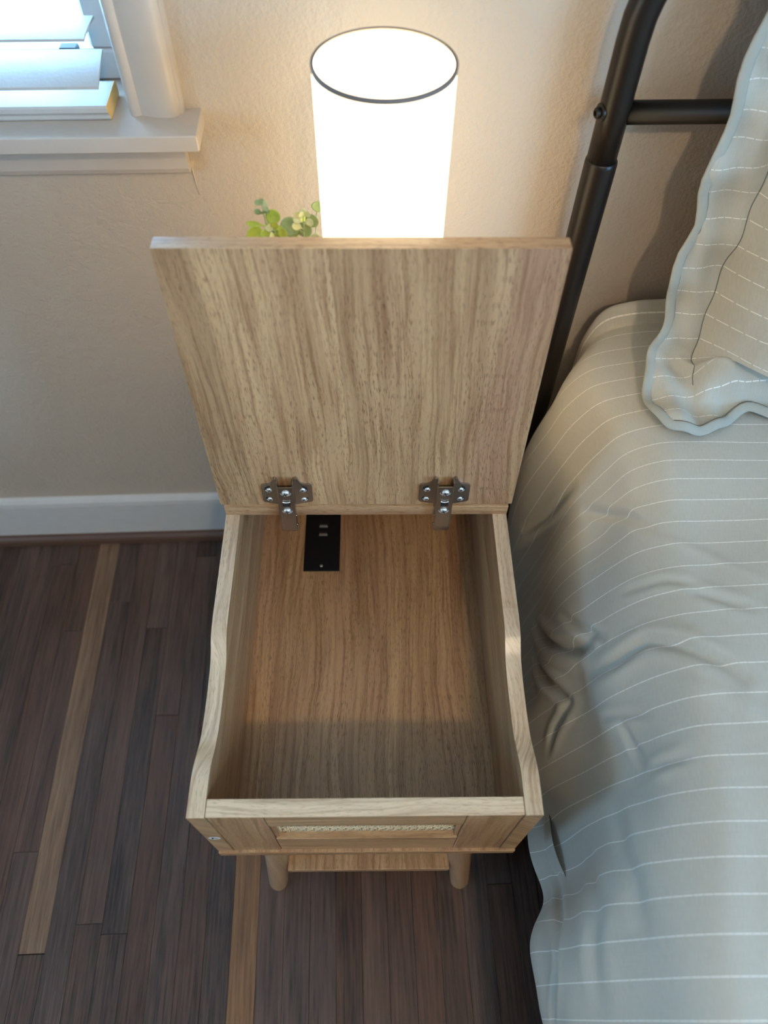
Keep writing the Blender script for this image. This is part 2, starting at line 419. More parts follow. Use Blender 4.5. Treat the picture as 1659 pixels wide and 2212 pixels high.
for lx in (-.2935, -.3785):
    bm = rb(lx-.0095, lx+.0095, .703, .7165, .866, .879, .003, 3); autosmooth(obj('sash_lift', bm, M['dark'], win), 40)
# unseen windows added in the side walls as daylight fill
bm = rb(RX1+.04, RX1+.08, FY0, FY1, FZ0, FZ0+.05, .003); rb(RX1+.04, RX1+.08, FY0, FY1, FZ1-.05, FZ1, .003, bm=bm)
rb(RX1+.04, RX1+.08, FY0, FY0+.05, FZ0, FZ1, .003, bm=bm); rb(RX1+.04, RX1+.08, FY1-.05, FY1, FZ0, FZ1, .003, bm=bm); rb(RX1+.04, RX1+.08, FY0, FY1, 1.43, 1.47, .003, bm=bm)
structure('window_added_right', bm, M['sash'], 'white window frame added in the wall beyond the bed for daylight, unseen')
bm = rb(RX0-.08, RX0-.04, LY0, LY1, LZ0, LZ0+.05, .003); rb(RX0-.08, RX0-.04, LY0, LY1, LZ1-.05, LZ1, .003, bm=bm)
rb(RX0-.08, RX0-.04, LY0, LY0+.05, LZ0, LZ1, .003, bm=bm); rb(RX0-.08, RX0-.04, LY1-.05, LY1, LZ0, LZ1, .003, bm=bm); rb(RX0-.08, RX0-.04, LY0, LY1, 1.33, 1.37, .003, bm=bm)
structure('window_added_left', bm, M['sash'], 'white window frame added in the left-hand wall for daylight, unseen')
for nm, c_, sx, sz, ry in (('window_portal', RM(RX0-.09, (LY0+LY1)/2, (LZ0+LZ1)/2), LY1-LY0, LZ1-LZ0, 2), ('window_portal', RM((WX0+WX1)/2, WALL+.10, (WZ0+WZ1)/2), WX1-WX0, WZ1-WZ0, 0), ('window_portal', RM(RX1+.09, (FY0+FY1)/2, (FZ0+FZ1)/2), FY1-FY0, FZ1-FZ0, 1)):
    l = light(nm, 'AREA', c_, shape='RECTANGLE', size=sx, size_y=sz)
    l.data.cycles.is_portal = True
    d = Vector(RM(0, -1)) if ry == 0 else Vector(RM(-1, 0)) if ry == 1 else Vector(RM(1, 0))
    l.rotation_euler = d.to_track_quat('-Z', 'Y').to_euler()

# blind
bl = thing('window_blind', 'white horizontal slat blind over the bright window at upper left', 'blind', RM(-.67, .66, .84))
XR, XL = -.2465, -1.105
bm = bmesh.new()
prof = [(.6335, .8402), (.6325, .842), (.6325, .8450), (.6318, .8465), (.6300, .8480), (.6282, .850), (.6278, .8545), (.6290, .8568), (.679, .8568), (.6835, .8545), (.684, .843), (.682, .8402)]
add_prism(bm, prof, lambda a, z, x: RM(x, a, z), XL, XR-.0006)
br = obj('bottom_rail', bm, M['blind'], bl)
bm = bmesh.new(); add_prism(bm, prof, lambda a, z, x: RM(x, a, z), XR-.0006, XR)
obj('end_face', bm, M['blind_end'], br, label='raw yellow end grain')
def slat(y, z, tilt, xr=XR):
    bm = bmesh.new(); hw = .0255; k = 8; top = []; bot = []
    for i in range(k+1):
        u = -1+2*i/k; cz = .0011*(1-u*u); a = y+hw*u*math.cos(tilt)-0; zz = z+hw*u*math.sin(tilt)+cz
        top.append((a, zz+.0014)); bot.append((a, zz-.0014))
    add_prism(bm, top+bot[::-1], lambda a, zz, x: RM(x, a, zz), XL, xr)
    return obj('slat', bm, M['blind'], bl)
slat(.6485, .8835, .26, -.2475)
for k in range(31): slat(.6478, .9215+.0415*k, -.02, -.2470)
bm = bmesh.new()
for cx in (-.42, -.90):
    for cy in (.6300, .6700): add_tube(bm, [RM(cx, cy, .857), RM(cx, cy, 2.175)], .0007, 6)
obj('ladder_cord', bm, M['blind'], bl)
obj('head_rail', rb(XL, XR, .64, .69, 2.175, 2.199), M['blind'], bl)

# ------------------------------------------------------------------ ceiling light (behind the camera, out of frame)
CLX, CLY = .385, -1.34
cl = thing('ceiling_light', 'small round ceiling light behind the camera, out of frame', 'ceiling light', (CLX, CLY, RH))
bm = bmesh.new(); add_lathe(bm, [(.09, -.02), (.09, 0)], (CLX, CLY, RH)); autosmooth(obj('base', bm, M['white_plain'], cl))
bm = bmesh.new(); add_lathe(bm, [(.018, -.06), (.018, -.02)], (CLX, CLY, RH), 24); obj('socket', bm, M['white_plain'], cl, True)
l = light('bulb_light', 'POINT', (0, 0, -.12), energy=CEIL_P, color=CEIL_C, shadow_soft_size=.05); l.parent = cl

# ------------------------------------------------------------------ nightstand
NS = thing('nightstand', 'light oak laminate nightstand standing open with its hinged lid raised', 'nightstand', (0, .295, 0))
HW, TH, D, ZF = .175, .0175, .590, .311
def sp(pts, n_=6):      # catmull-rom
    out = []
    for i in range(len(pts)-1):
        p0 = pts[max(i-1, 0)]; p1 = pts[i]; p2 = pts[i+1]; p3 = pts[min(i+2, len(pts)-1)]
        for k in range(n_):
            t = k/n_
            out.append(tuple(.5*((2*p1[j])+(-p0[j]+p2[j])*t+(2*p0[j]-5*p1[j]+4*p2[j]-p3[j])*t*t+(-p0[j]+3*p1[j]-3*p2[j]+p3[j])*t**3) for j in range(len(p1))))
    out.append(tuple(pts[-1])); return out
def front_grain(o):
    o.data.materials.append(M['wood_crossz'])
    for p_ in o.data.polygons:
        if abs(p_.normal.y) > .5: p_.material_index = 1
    return o
top = sp([(0, .4945), (.030, .4945), (.044, .4930), (.056, .4885), (.068, .4822), (.082, .4760), (.100, .4722), (.130, .4708), (.158, .4722), (.172, .4752), (.184, .4815), (.194, .4875), (.206, .4905), (.225, .4912), (.27, .4905), (D, .4900)], 4)
for sx in (-1, 1):
    bm = bmesh.new(); add_prism(bm, [(0, ZF)]+top+[(D, ZF)], lambda a, z, x: (x, a, z), sx*(HW-TH), sx*HW)
    bevel_sharp(bm, .0008, 1, 50)
    sd = autosmooth(obj('side_panel', bm, M['wood_side'], NS), 30); sd.data.materials.append(M['wood_edge_toplit'])
    for p_ in sd.data.polygons:
        if p_.normal.z > .3: p_.material_index = 1  # upward faces take the copy with light in its colour
front_grain(obj('bottom_panel', box(-HW-.0005, HW+.0005, -.0025, D, ZF-.015, ZF, .0008), M['wood_floor_in'], NS))
obj('back_panel', box(-HW+TH, HW-TH, D-.012, D, ZF, .490), M['wood_cross'], NS)
# front: cap, two stiles, two rails round a cane panel
XI = HW-TH
ZT = .4935
obj('front_cap', box(-XI+.0004, XI-.0004, .0006, .0180, ZT-.0012, ZT, .0005), M['wood_cap_toplit'], NS)
for sx in (-1, 1):
    a, b_ = sorted((sx*.1016, sx*(XI-.0005)))
    obj('stile', box(a, b_, .0010, .0175, ZF, ZT-.0012, .0010), M['wood_vert'], NS)
obj('rail', box(-.1010, .1010, .0016, .0175, .4430, ZT-.0012, .0008), M['wood_crossz'], NS)
obj('rail', box(-.1010, .1010, .0016, .0175, ZF, .3740, .0008), M['wood_crossz'], NS)
for sx in (-1, 1):
    a, b_ = sorted((sx*.0972, sx*.1012)); obj('opening_lip', box(a, b_, .0040, .0175, .3735, .4435, .0004), M['wood_vert'], NS)
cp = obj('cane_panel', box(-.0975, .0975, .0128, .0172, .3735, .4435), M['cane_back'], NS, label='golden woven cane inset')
bm = bmesh.new(); PIT = .0088; y0c = .0100
nz = 8; zs = [.3755+.0674*i/(nz-1) for i in range(nz)]
k = 0; x = -.0965
while x < .0965:
    for dx in (-.0011, .0011):
        add_tube(bm, [(x+dx, y0c+.0006*(1 if i % 2 else -1), .3742+.0688*i/14) for i in range(15)], .0010, 5, nrm=(0, 1, 0), flat=.5)
    x += PIT
for iz, z in enumerate(zs):
    for dz, ph in ((-.0012, 0), (.0012, PI)):
        pts = []
        for i in range(133):
            xx = -.0972+.1944*i/132
            pts.append((xx, y0c-.0007*math.cos(2*PI*xx/PIT+ph+iz*PI), z+dz+.0011*math.sin(2*PI*xx/PIT/1.0+ph+iz*PI)))
        add_tube(bm, pts, .00085, 5, nrm=(0, 1, 0), flat=.5)
for s_ in (1, -1):      # diagonal strands
    x = -.17
    while x < .17:
        pts = [(x+s_*(z-.409)*.62, y0c+.0009*(1 if i % 2 else -1), z) for i, z in enumerate(zs) if abs(x+s_*(z-.409)*.62) < .0966]
        if len(pts) > 2: add_tube(bm, pts, .0008, 5, nrm=(0, 1, 0), flat=.5)
        x += PIT
obj('cane_strands', bm, M['cane'], cp, smooth=True, kind='stuff')
# round sticker with a small black mark on the left side panel's front edge
bm = bmesh.new(); add_lathe(bm, [(.0066, 0), (.0066, .0002)], (-.1657, 0, .3920), 32, axis=(0, -1, 0))
st = obj('sticker', bm, M['white_plain'], NS, label='small round white sticker with a black mark')
bm = bmesh.new(); add_tube(bm, [(-.1680, -.0003, .3892), (-.1675, -.0003, .3945), (-.1662, -.0003, .3955), (-.1645, -.0003, .3925), (-.1622, -.0003, .3900)], [.0009, .0011, .0007, .0006, .0006], 6, nrm=(0, 1, 0), flat=.2)
obj('mark', bm, M['dark'], st)
# fixed back shelf that carries lamp and plant
obj('top_panel', box(-.1750, .1755, .3572, D+.006, .4900, .5070, .0008, 2), M['wood_crossz'], NS)
# legs
for sx in (-1, 1):
    for fy, ty_ in ((.006, .032), (.585, .555)):
        f_ = Vector((sx*.1385, fy, 0)); t_ = Vector((sx*.1130, ty_, ZF-.015)); ax = (t_-f_); H_ = ax.length
        bm = bmesh.new()
        add_lathe(bm, [(.0070, 0), (.0105, .0012), (.0128, .004), (.0139, .009), (.0144, .02), (.0165, H_*.6), (.0178, H_)], f_, 32, axis=ax)
        # trim the tilted top flush with the panel, and the foot flush with the floor
        for v in bm.verts: v.co.z = min(max(v.co.z, .0), ZF-.0151)
        autosmooth(obj('leg', bm, M['leg_wood'], NS), 60)
front_grain(obj('lower_shelf', box(-.1115, .1115, .0030, .575, .1220, .1370, .0012, 2), M['wood_floor_in'], NS))
# charging outlet let into the box floor
us = obj('usb_outlet', box(-.0944, -.0415, .3760, .4960, ZF, ZF+.0028, .0012, 2), M['usb_black'], NS, label='black charging plate with two USB ports')
for py in (.4540, .4390):
    zz = ZF+.0028
    obj('usb_port', box(-.0742, -.0600, py-.0045, py+.0045, zz, zz+.0006, .0003), M['dark'], us)
    bm = box(-.0732, -.0610, py-.0032, py-.0008, zz+.0004, zz+.0012)
    for i in range(4): add_box(bm, -.0724+.0029*i, -.0710+.0029*i, py-.0008, py+.0010, zz+.0004, zz+.0010)
    obj('usb_tongue', bm, M['usb_metal'], us)
def screw(c, ax, r, parent, slot=True, mt='screw'):
    ax = Vector(ax).normalized(); bm = bmesh.new()
    add_lathe(bm, [(r, 0), (r, r*.25), (r*.8, r*.48), (r*.45, r*.60)], c, 20, axis=ax)
    o = autosmooth(obj('screw', bm, M[mt], parent), 60)
    return o
def cross(bm, c, ax, r, rot=.3):
    ax = Vector(ax).normalized(); q = Vector((0, 0, 1)).rotation_difference(ax)
    for k in range(2):
        a = rot+k*PI/2
        def fn(x, y, z, a=a): return Vector(c)+q @ Vector((x*math.cos(a)-y*math.sin(a), x*math.sin(a)+y*math.cos(a), z))
        add_box(bm, -r*.62, r*.62, -r*.11, r*.11, r*.45, r*.66, fn=fn)
screw((-.0682, .3842, ZF+.0028), (0, 0, 1), .0022, us)
bm = bmesh.new(); cross(bm, (-.0682, .3842, ZF+.0028), (0, 0, 1), .0022); obj('screw_recess', bm, M['dark'], us)

# lid
LT = .0543; P0 = Vector((0, .3605, .5080)); tv = Vector((0, math.sin(LT), math.cos(LT))); nv = Vector((0, math.cos(LT), -math.sin(LT)))
def LD(x, h, o): return P0+Vector((x, 0, 0))+tv*h-nv*o
bm = bmesh.new(); add_box(bm, -.1792, .1796, 0, .3565, -.0175, 0, .0012, 2, fn=LD)
lo_ = autosmooth(obj('lid', bm, M['wood_lid'], NS, label='raised lid panel with two steel hinges'), 40); lo_.data.materials.append(M['wood_cross'])
for p_ in lo_.data.polygons:
    if p_.normal.dot(tv) > .6: p_.material_index = 1
for hx, skew in ((-.0948, -.0022), (.0940, .0002)):
    hg = bpy.data.objects.new('hinge', None); COL.objects.link(hg); hg.parent = NS; hg.empty_display_size = .02
    hp = LD(hx, .02, 0); hg.location = hp-wloc(NS)
    F = lambda a, b_, o: LD(hx+a, b_, o)
    half = [(.0095, .0090), (.0270, .0085), (.0292, .0095), (.0304, .0120), (.0304, .0375), (.0294, .0405), (.0270, .0420), (.0225, .0422), (.0190, .0432), (.0165, .0455), (.0150, .0490), (.0140, .0530), (.0125, .0545), (.0108, .0540), (.0095, .0500)]
    bm = bmesh.new()
    for s_ in (1, -1):
        pts = [(s_*a, b_) for a, b_ in half]
        if s_ < 0: pts = pts[::-1]
        add_prism(bm, pts, F, .0002, .0026)
    bevel_sharp(bm, .0008, 3, 50)
    # raise inner edge of the wings toward the arm
    for v in bm.verts:
        l_ = v.co-P0; a = abs(l_.x-hx); o_ = -l_.dot(nv)
        if a < .0150 and o_ > .001: v.co -= nv*(.0040*max(0, (.0150-a)/.0055))
    autosmooth(obj('mounting_plate', bm, M['steel'], hg), 40)
    # arm: bent channel, its lower end hooking back under the shelf edge
    bm = bmesh.new()
    path = [(.0480, .0125), (.030, .0128), (.010, .0132), (-.010, .0132), (-.028, .0130), (-.038, .0122), (-.0415, .0100)]
    aw = .0098
    def armw(h): return aw
    # face plate
    n_ = len(path); rows = []
    for i, (h, o_) in enumerate(path):
        dx = skew*(.048-h)/.09
        rows.append([bm.verts.new(F(dx+s*armw(h), h, o_)) for s in (-1, -.86, .86, 1)]+[bm.verts.new(F(dx+s*armw(h), h, o_-.0014)) for s in (1, .84, -.84, -1)])
        r_ = rows[-1]
        for j in (0, 3): r_[j].co += nv*.0012
    for a, b_ in zip(rows, rows[1:]):
        for j in range(8): bm.faces.new((a[j], a[(j+1) % 8], b_[(j+1) % 8], b_[j]))
    bm.faces.new(rows[0][::-1]); bm.faces.new(rows[-1])
    # flanges
    for s_ in (-1, 1):
        pts = [(.0540, .0030), (.0560, .0060), (.0560, .0130), (.0530, .0135), (.0500, .0120), (.030, .0122), (.010, .0126), (-.010, .0126), (-.028, .0124), (-.038, .0118), (-.0425, .0090), (-.042, .0062), (-.030, .0050), (-.012, .0050), (0, .0045), (.006, .0030)]
        def FF(h, o_, a): return F(skew*(.048-h)/.09+a, h, o_)
        add_prism(bm, pts, FF, s_*(aw-.0012), s_*(aw+.0001))
    autosmooth(obj('arm', bm, M['steel'], hg), 40)
    # dark slot and the keyhole seats as raised-lip recesses
    def HX(h): return skew*(.048-h)/.09
    bm = bmesh.new(); add_box(bm, HX(.0205)-.0045, HX(.0205)+.0045,   .0150, .0210, .0128, .0146, fn=F); obj('slot', bm, M['dark'], hg)
    bm = bmesh.new(); add_tube(bm, [F(HX(.022)+.0042*math.cos(t), .0235+.0016*math.sin(t), .0142) for t in [PI*i/8-PI for i in range(9)]], .0009, 6); obj('slot_lip', bm, M['screw'], hg, smooth=True)
    rc = bmesh.new()
    for (a, b_, o_, r) in ((-.0205, .0335, .0030, .0036), (-.0210, .0160, .0030, .0034), (.0190, .0335, .0032, .0037), (.0192, .0160, .0032, .0036), (HX(.041), .0385, .0122, .0047), (HX(.004), .0050, .0130, .0046)):
        c_ = F(a, b_, o_)
        if o_ < .01:
            bm = bmesh.new(); add_lathe(bm, [(r*1.42, 0), (r*1.42, .0003)], c_, 24, axis=-nv); 
            for v in bm.verts: v.co += Vector(((v.co.x-c_.x)*.18, 0, 0))
            obj('screw_hole', bm, M['dark'], hg)
        screw(F(a, b_-.0002, o_+.0003), -nv, r, hg); cross(rc, F(a, b_-.0002, o_+.0003), -nv, r, .35+a*40)
        # bright lower lip of the pressed hole
        bm = bmesh.new(); add_tube(bm, [F(a+r*1.32*math.cos(t), b_+r*1.12*math.sin(t), o_+.0003) for t in [PI+PI*i/10 for i in range(11)]], [.0003+.0005*math.sin(PI*i/10) for i in range(11)], 6); obj('hole_lip', bm, M['screw'], hg, smooth=True)
    obj('screw_recess', rc, M['dark'], hg)
    # pivot pins at the lower end
    bm = bmesh.new()
    sx = 1 if hx < 0 else -1
    for h, o_ in ((-.012, .0075), (-.030, .0080), (-.033, .0055)):
        add_lathe(bm, [(.0014, 0), (.0014, .0010), (.0008, .0014)], F(skew*(.048-h)/.09+sx*aw, h, o_), 12, axis=(sx, 0, 0))
    add_box(bm, skew-.0078, skew+.0078, -.041, -.022, .0058, .0105, fn=F)
    autosmooth(obj('pivot_link', bm, M['steel'], hg), 40)

# ------------------------------------------------------------------ lamp
LX, LY, LR = .0195, .500, .0612
la = thing('table_lamp', 'lit white cylinder table lamp standing behind the raised lid', 'lamp', (LX, LY, .507))
bm = bmesh.new()
ZS0, ZS1 = .600, .9575
add_lathe(bm, [(LR, ZS0), (LR, ZS1), (LR-.0012, ZS1), (LR-.0012, ZS0), (LR, ZS0)], (LX, LY, 0), 96, cap=False)
bmesh.ops.remove_doubles(bm, verts=bm.verts, dist=1e-6)
autosmooth(obj('lamp_shade', bm, M['shade'], la))
M['rim'] = plain('taupe shade rim tape', (.20, .17, .15), .7)
bm = bmesh.new(); add_lathe(bm, [(LR+.0004, ZS1-.0036), (LR+.0008, ZS1+.0002), (LR-.0006, ZS1+.0010), (LR-.0022, ZS1+.0002), (LR-.0018, ZS1-.0012), (LR+.0004, ZS1-.0036)], (LX, LY, 0), 96, cap=False)
bmesh.ops.remove_doubles(bm, verts=bm.verts, dist=1e-6); autosmooth(obj('rim_tape', bm, M['rim'], la, label='taupe ring round the top of the shade'), 60)
bm = bmesh.new(); add_lathe(bm, [(.045, .5072), (.047, .510), (.047, .520), (.044, .523), (.010, .525), (.007, .535), (.007, .640), (.016, .645), (.016, .690), (.010, .695)], (LX, LY, 0), 48)
autosmooth(obj('base', bm, M['leg_wood'], la))
bm = bmesh.new(); add_lathe(bm, [(.012, .695), (.014, .705), (.024, .725), (.030, .745), (.029, .762), (.022, .778), (.010, .787), (.002, .789)], (LX, LY, 0), 32); obj('bulb', bm, M['bulb'], la, smooth=True)
for k in range(3):
    bm = bmesh.new(); a = k*2*PI/3; add_tube(bm, [(LX+.015*math.cos(a), LY+.015*math.sin(a), .650), (LX+(LR-.001)*math.cos(a), LY+(LR-.001)*math.sin(a), .612)], .0012, 8)
    obj('spider_arm', bm, M['steel'], la, smooth=True)

# ------------------------------------------------------------------ plant
pl = thing('potted_plant', 'small potted eucalyptus sprigs with round green leaves behind the lid', 'plant', (-.090, .485, .507))
PX, PY = -.092, .487
bm = bmesh.new(); add_lathe(bm, [(.024, .5072), (.030, .510), (.035, .560), (.037, .585), (.0345, .585), (.0325, .575), (.001, .575)], (PX, PY, 0), 40)
autosmooth(obj('pot', bm, M['ceramic'], pl), 50)
bm = bmesh.new(); add_lathe(bm, [(.032, .572), (.032, .576), (.001, .578)], (PX, PY, 0), 24); obj('soil', bm, M['soil'], pl)
def leaf_bm(c, out, size, rnd, cup=.25):
    """a rounded leaf: blade starting at c, growing along out"""
    out = Vector(out).normalized(); side = out.cross(Vector((.12, -1, .45))).normalized(); nn = side.cross(out).normalized()
    bm = bmesh.new(); R_, K = 5, 18; rings = [[bm.verts.new(Vector(c)+out*size)]]
    th = size*.035
    def pt(r, t, s):
        wv = rnd*size*math.sin(t); l_ = size-size*.98*math.cos(t)
        if math.cos(t) > 0: wv *= (1-.45*math.cos(t)**2)
        p = Vector(c)+out*(size+(l_-size)*r)+side*wv*r
        return p-nn*(cup*size*(r*r)*.5)*-1+nn*s*th*(1-r*.7)
    layers = []
    for s in (1, -1):
        ctr = bm.verts.new(pt(0, 0, s)); prev = None; first = []
        for i in range(1, R_+1):
            ring = [bm.verts.new(pt(i/R_, 2*PI*k/K, s)) for k in range(K)]
            for k in range(K):
                if prev is None: bm.faces.new((ctr, ring[k], ring[(k+1) % K]))
                else: bm.faces.new((prev[k], ring[k], ring[(k+1) % K], prev[(k+1) % K]))
            prev = ring
        layers.append(prev)
    for k in range(K): bm.faces.new((layers[0][k], layers[0][(k+1) % K], layers[1][(k+1) % K], layers[1][k]))
    bmesh.ops.delete(bm, geom=[rings[0][0]], context='VERTS')
    return bm
# stems given by their tips; leaves (height below tip, direction, size, roundness, tone)
YP = .470
def sprig(tip, base_, leaves, mt='leaf_sage'):
    tip, base_ = Vector(tip), Vector(base_); mid = (tip+base_)/2+Vector((.004, .004, 0))
    pts = sp([tuple(base_), tuple(mid), tuple(tip)], 8)
    bm = bmesh.new(); add_tube(bm, pts, [.0014-.0009*i/(len(pts)-1) for i in range(len(pts))], 8); obj('stem', bm, M[mt], pl, smooth=True)
    for dz, dr, size, rnd, tone in leaves:
        t = 1-dz/(tip-base_).length; i = max(0, min(len(pts)-1, int(t*(len(pts)-1)))); c = Vector(pts[i])
        f_ = t*(len(pts)-1)-i
        if i < len(pts)-1: c = c.lerp(Vector(pts[i+1]), f_)
        d = Vector(dr).normalized()
        def near(d_): e_ = c+d_*size*1.7; return math.hypot(e_.x-LX, e_.y-LY) < LR+.002+size*rnd*.95
        if near(d): d.x = -abs(d.x)
        if near(d): continue
        st_ = c+d*size*.5
        bm = leaf_bm(st_, d, size, rnd); add_tube(bm, [c, st_+d*size*.1], size*.10, 6)
        obj('leaf', bm, M[tone], pl, smooth=True)
LM, SG, PA = 'leaf_lime', 'leaf_sage', 'leaf_pale'
sprig((-.0945, YP, .8440), (-.088, .487, .575), [(.000, (-.8, -.2, .9), .0034, .8, SG), (.000, (.1, 0, 1), .0032, .7, SG), (.002, (.75, -.1, .9), .0032, .8, PA), (.009, (.7, -.3, .7), .0034, .9, PA), (.015, (-.9, -.2, .5), .0040, .7, SG), (.016, (.0, -.6, .8), .0040, .8, SG), (.015, (.8, 0, .6), .0030, .8, SG),
    (.033, (.55, 0, .8), .0085, .85, LM), (.033, (-1, -.1, .25), .0080, .38, LM), (.045, (.9, -.3, .3), .009, .9, LM), (.046, (-.8, -.4, .4), .010, .9, LM), (.060, (.7, -.2, .2), .011, 1, SG), (.060, (-.8, .2, .3), .011, 1, SG), (.08, (.7, .4, .2), .012, 1, LM), (.08, (-.9, -.3, .1), .012, 1, SG)])
sprig((-.0835, YP-.012, .8265), (-.092, .480, .575), [(0, (.05, -.2, 1), .0044, .8, LM), (.002, (-.8, -.2, .6), .0042, .8, PA), (.001, (.8, -.1, .55), .0036, .7, LM), (.009, (.9, -.3, .4), .0055, .95, LM), (.008, (-.8, -.4, .1), .0065, .95, LM), (.016, (-.2, -.7, .3), .008, 1, PA), (.020, (.8, -.5, 0), .008, 1, PA), (.03, (-.9, 0, .2), .010, 1, LM)])
sprig((-.0560, YP-.004, .8370), (-.085, .480, .575), [(0, (0, 0, 1), .0030, .9, PA), (.001, (-.3, -.5, .5), .0036, .8, PA), (.004, (.85, -.1, .7), .0036, .8, PA), (.008, (-.7, -.1, .8), .0045, .7, PA), (.015, (-.95, -.1, .6), .0046, .75, PA), (.017, (.9, -.2, .45), .0044, .9, PA), (.024, (-.8, -.3, .6), .0055, .7, PA),
    (.030, (.8, .1, .35), .0095, 1, SG), (.031, (-.8, .2, .3), .0095, 1, SG), (.040, (.9, -.4, .1), .009, 1, PA), (.05, (-.8, -.2, .2), .011, 1, SG), (.06, (.8, 0, .1), .011, 1, LM)])
sprig((-.0570, YP+.008, .8150), (-.090, .490, .575), [(.000, (.7, 0, .7), .0070, 1.0, SG), (.012, (.9, .1, .3), .008, 1, SG), (.012, (-.8, 0, .4), .007, 1, SG), (.026, (.8, 0, .2), .010, 1, LM)])
sprig((-.0500, .545, .7860), (-.080, .492, .575), [(.000, (-.2, 0, 1), .0038, .8, SG), (.004, (.15, -.1, .7), .0074, 1, SG), (.012, (-.8, -.2, .1), .0080, 1, LM)])
sprig((-.0680, YP+.004, .8120), (-.095, .482, .575), [(.000, (-.1, 0, 1), .0052, .9, SG), (.002, (.7, 0, .3), .008, 1, SG), (.008, (-.8, 0, .1), .009, 1, SG)])

# ------------------------------------------------------------------ comforter
TY=[-.80,-.20,-.108,-.02,.067,.155,.27,.40,.57,.62,.648,.658]
T=[
 [(1.5,.568),(.9,.570),(.55,.574),(.38,.572),(.320,.57),(.285,.567),(.262,.549),(.242,.508),(.222,.46),(.205,.41),(.197,.35),(.194,.285)],
 [(1.5,.568),(.9,.570),(.55,.574),(.38,.572),(.320,.57),(.285,.567),(.262,.549),(.242,.508),(.222,.46),(.205,.41),(.197,.35),(.194,.285)],
 [(1.5,.568),(.9,.570),(.55,.574),(.38,.572),(.325,.57),(.289,.568),(.265,.55),(.243,.508),(.218,.462),(.199,.415),(.190,.355),(.188,.290)],
 [(1.5,.568),(.9,.570),(.55,.574),(.40,.572),(.35,.570),(.313,.566),(.282,.545),(.263,.508),(.255,.464),(.247,.41),(.232,.34),(.195,.262)],
 [(1.5,.568),(.9,.570),(.55,.574),(.42,.572),(.36,.566),(.318,.558),(.295,.530),(.280,.485),(.265,.440),(.250,.375),(.230,.290),(.215,.205)],
 [(1.5,.568),(.9,.570),(.55,.574),(.43,.572),(.365,.566),(.330,.558),(.305,.538),(.279,.497),(.254,.445),(.232,.390),(.214,.290),(.205,.150)],
 [(1.5,.568),(.9,.570),(.55,.574),(.44,.571),(.375,.566),(.338,.562),(.310,.547),(.289,.517),(.270,.470),(.250,.400),(.232,.290),(.220,.120)],
 [(1.5,.568),(.9,.570),(.55,.573),(.46,.573),(.390,.573),(.350,.570),(.320,.554),(.298,.515),(.279,.460),(.264,.390),(.250,.270),(.240,.100)],
 [(1.5,.568),(.9,.570),(.55,.575),(.46,.570),(.390,.568),(.345,.562),(.306,.550),(.280,.515),(.267,.455),(.258,.390),(.250,.270),(.245,.100)],
 [(1.5,.566),(.9,.566),(.55,.568),(.48,.565),(.415,.563),(.365,.560),(.332,.548),(.312,.515),(.308,.455),(.306,.390),(.304,.270),(.302,.100)],
 [(1.5,.565),(.9,.565),(.55,.558),(.50,.555),(.430,.553),(.375,.550),(.342,.538),(.325,.50),(.320,.445),(.32,.38),(.32,.270),(.32,.10)],
 [(1.5,.45),(.9,.45),(.55,.44),(.50,.44),(.45,.44),(.41,.44),(.38,.43),(.37,.42),(.365,.38),(.36,.32),(.36,.24),(.36,.10)]]
def base(ny,ns):
    A=np.array(T,float); ty=np.array(TY)
    # arc param per row normalised the same: use row mean arc
    L=np.zeros(A.shape[1]); 
    for r in A: L+=np.r_[0,np.cumsum(np.hypot(*np.diff(r,axis=0).T))]
    L/=len(A)
    ys=np.linspace(ty[0],ty[-1],ny); 
    # denser sampling on the visible side
    t=np.linspace(0,1,ns); s=L[-1]*(1-(1-t)**1.6)
    R=np.zeros((len(ty),ns,2))
    def cr(x,xp,fp): # monotone-ish cubic hermite
        m=np.gradient(fp,xp,axis=0); k=np.clip(np.searchsorted(xp,x)-1,0,len(xp)-2); h=(xp[k+1]-xp[k]); u=(x-xp[k])/h
        if fp.ndim>1: u=u.reshape((-1,)+(1,)*(fp.ndim-1)); h=h.reshape(u.shape)
        return (2*u**3-3*u**2+1)*fp[k]+(u**3-2*u**2+u)*h*m[k]+(-2*u**3+3*u**2)*fp[k+1]+(u**3-u**2)*h*m[k+1]
    for i,r in enumerate(A): R[i]=cr(s,L,r)
    G=cr(ys,ty,R)  # ny,ns,2
    P=np.zeros((ny,ns,3)); P[...,0]=G[...,0];P[...,2]=G[...,1];P[...,1]=ys[:,None]
    return P,s,ys

